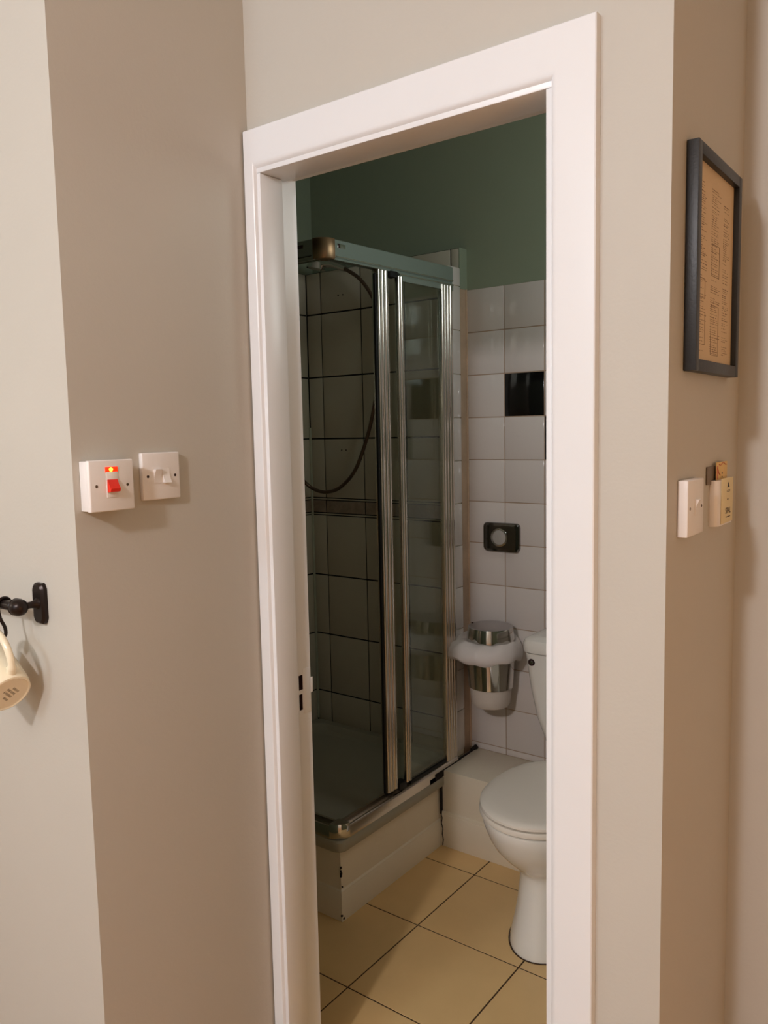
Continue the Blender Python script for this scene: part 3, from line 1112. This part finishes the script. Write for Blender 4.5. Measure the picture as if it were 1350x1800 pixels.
for (g, z) in ((-0.002, 0.7505), (0.006, 0.754), (0.0075, 0.762), (0.0075, 0.783), (0.004, 0.793), (-0.006, 0.799), (-0.03, 0.803)):
    yf = 2.330 - g
    cyy = (yf + YB - 0.003) / 2
    cis.append([Vector((u, v, z)) for u, v in rrect(XC, cyy, 0.221 + g, (YB - 0.003 - yf) / 2, 0.034, 8)])
b.loft(cis, M_CER)
b.build('cistern_lid', to)
b = MB()
RX = Matrix.Rotation(PI / 2, 3, 'X')
b.lathe([(0.0001, 0.0008), (0.0115, 0.0008), (0.0118, -0.003)], M_HOLE, c=(-1.158, 2.3285, 0.722), M=RX, n=28)
b.lathe([(0.0001, 0.0022), (0.0045, 0.0020), (0.0055, 0.0006)], M_CHROME, c=(-1.158, 2.3285, 0.722), M=RX, n=16)
b.build('lever_socket', to)
b = MB()
b.tube([p + Vector((0, 0, 0.0005)) for p in egg(0.1165, 1.9135, 2.308, 0.0)[29:56]], 0.0022, M_GROUTF, n=6)
b.build('base_sealant', to)

# ------------------------------------------------------------------ wall-hung bin
BC = (-1.388, 2.470, 0)
bn = thing('wall_bin', 'small wall-hung frosted bin with chrome band and white liner left of the cistern', 'bin', (BC[0], BC[1], 0.49))
b = MB()
b.lathe([(0.0001, 0.492), (0.045, 0.492), (0.062, 0.497), (0.069, 0.508), (0.0715, 0.53), (0.078, 0.60), (0.084, 0.68), (0.082, 0.68), (0.0001, 0.50)], M_FROST, c=BC, n=56)
b.build('body', bn)
b = MB()
b.lathe([(0.0765, 0.566), (0.0790, 0.567), (0.0868, 0.684), (0.0848, 0.684)], M_CHROME, c=BC, n=56)
b.build('chrome_band', bn)
b = MB()
rings = []
rl = random.Random(11)
ph = [rl.uniform(0, 6.28) for _ in range(5)]
lp = [(0.081, 0.731), (0.092, 0.737), (0.108, 0.737), (0.124, 0.729), (0.136, 0.714), (0.142, 0.698), (0.142, 0.684), (0.136, 0.675), (0.120, 0.673), (0.087, 0.674)]
for j, (r, z) in enumerate(lp):
    ring_ = []
    for k in range(72):
        a = 2 * PI * k / 72
        wob = 1 + (0.030 * math.sin(3 * a + ph[0]) + 0.022 * math.sin(5 * a + ph[1]) + 0.012 * math.sin(9 * a + ph[2])) * (j / 9.0) * (1.2 if j < 8 else 0.6)
        zz = z + (0.006 * math.sin(4 * a + ph[3]) + 0.003 * math.sin(11 * a + ph[4])) * (1 if 1 < j < 9 else 0.3)
        off = -0.026 * max(0.0, min(1.0, (r - 0.09) / 0.05))
        x = BC[0] + off + r * wob * math.cos(a)
        y = min(BC[1] + r * wob * math.sin(a), 2.560)
        ring_.append(Vector((x, y, zz)))
    rings.append(ring_)
b.loft(rings, M_LINER, cap=False)
ln = b.build('bin_liner', bn)
b = MB()
b.lathe([(0.080, 0.722), (0.0860, 0.723), (0.0862, 0.728), (0.0825, 0.762), (0.0795, 0.780), (0.0785, 0.7835)], M_CHROME, c=BC, n=56)
b.lathe([(0.0785, 0.7835), (0.074, 0.7860), (0.06, 0.7895), (0.03, 0.7915), (0.0001, 0.792)], M_LIDTOP, c=BC, n=56)
b.lathe([(0.0001, 0.0), (0.0035, 0.0), (0.0030, -0.004), (0.0001, -0.004)], M_HOLE, c=(BC[0] - 0.066, BC[1] - 0.012, 0.7905), n=12)
b.build('lid', bn)
b = MB()
b.box(BC[0] - 0.03, BC[0] + 0.03, 2.545, YB, 0.58, 0.66, M_CHROME, bev=0.003)
b.build('wall_bracket', bn)

# ------------------------------------------------------------------ chrome dispenser plate
ds = thing('wall_dispenser', 'chrome rectangular wall plate with round grey centre above the bin', 'wall plate', (-1.389, YB, H - 0.44))
dx0, dx1, dz0, dz1 = -1.460, -1.316, H - 0.441, H - 0.337
b = MB()
rings = []
for (g, y) in ((0.0, YB - 0.0002), (0.0, YB - 0.013), (-0.0025, YB - 0.0165), (-0.010, YB - 0.0185)):
    rings.append([Vector((u, y, v)) for u, v in rrect((dx0 + dx1) / 2, (dz0 + dz1) / 2, (dx1 - dx0) / 2 + g, (dz1 - dz0) / 2 + g, 0.016 + g * 0.5, 8)])
b.loft(rings, M_CHROMED)
b.build('plate', ds)
b = MB()
b.lathe([(0.0340, 0.0), (0.0330, 0.003), (0.0275, 0.0035), (0.0265, 0.0)], M_CHROME, c=(-1.392, YB - 0.0183, H - 0.389), M=RX, n=48)
b.build('ring', ds)
b = MB()
b.lathe([(0.0001, 0.003), (0.020, 0.0028), (0.0262, 0.0012), (0.0262, 0.0)], M_BUTTON, c=(-1.392, YB - 0.0183, H - 0.389), M=RX, n=48)
b.build('round_button', ds)
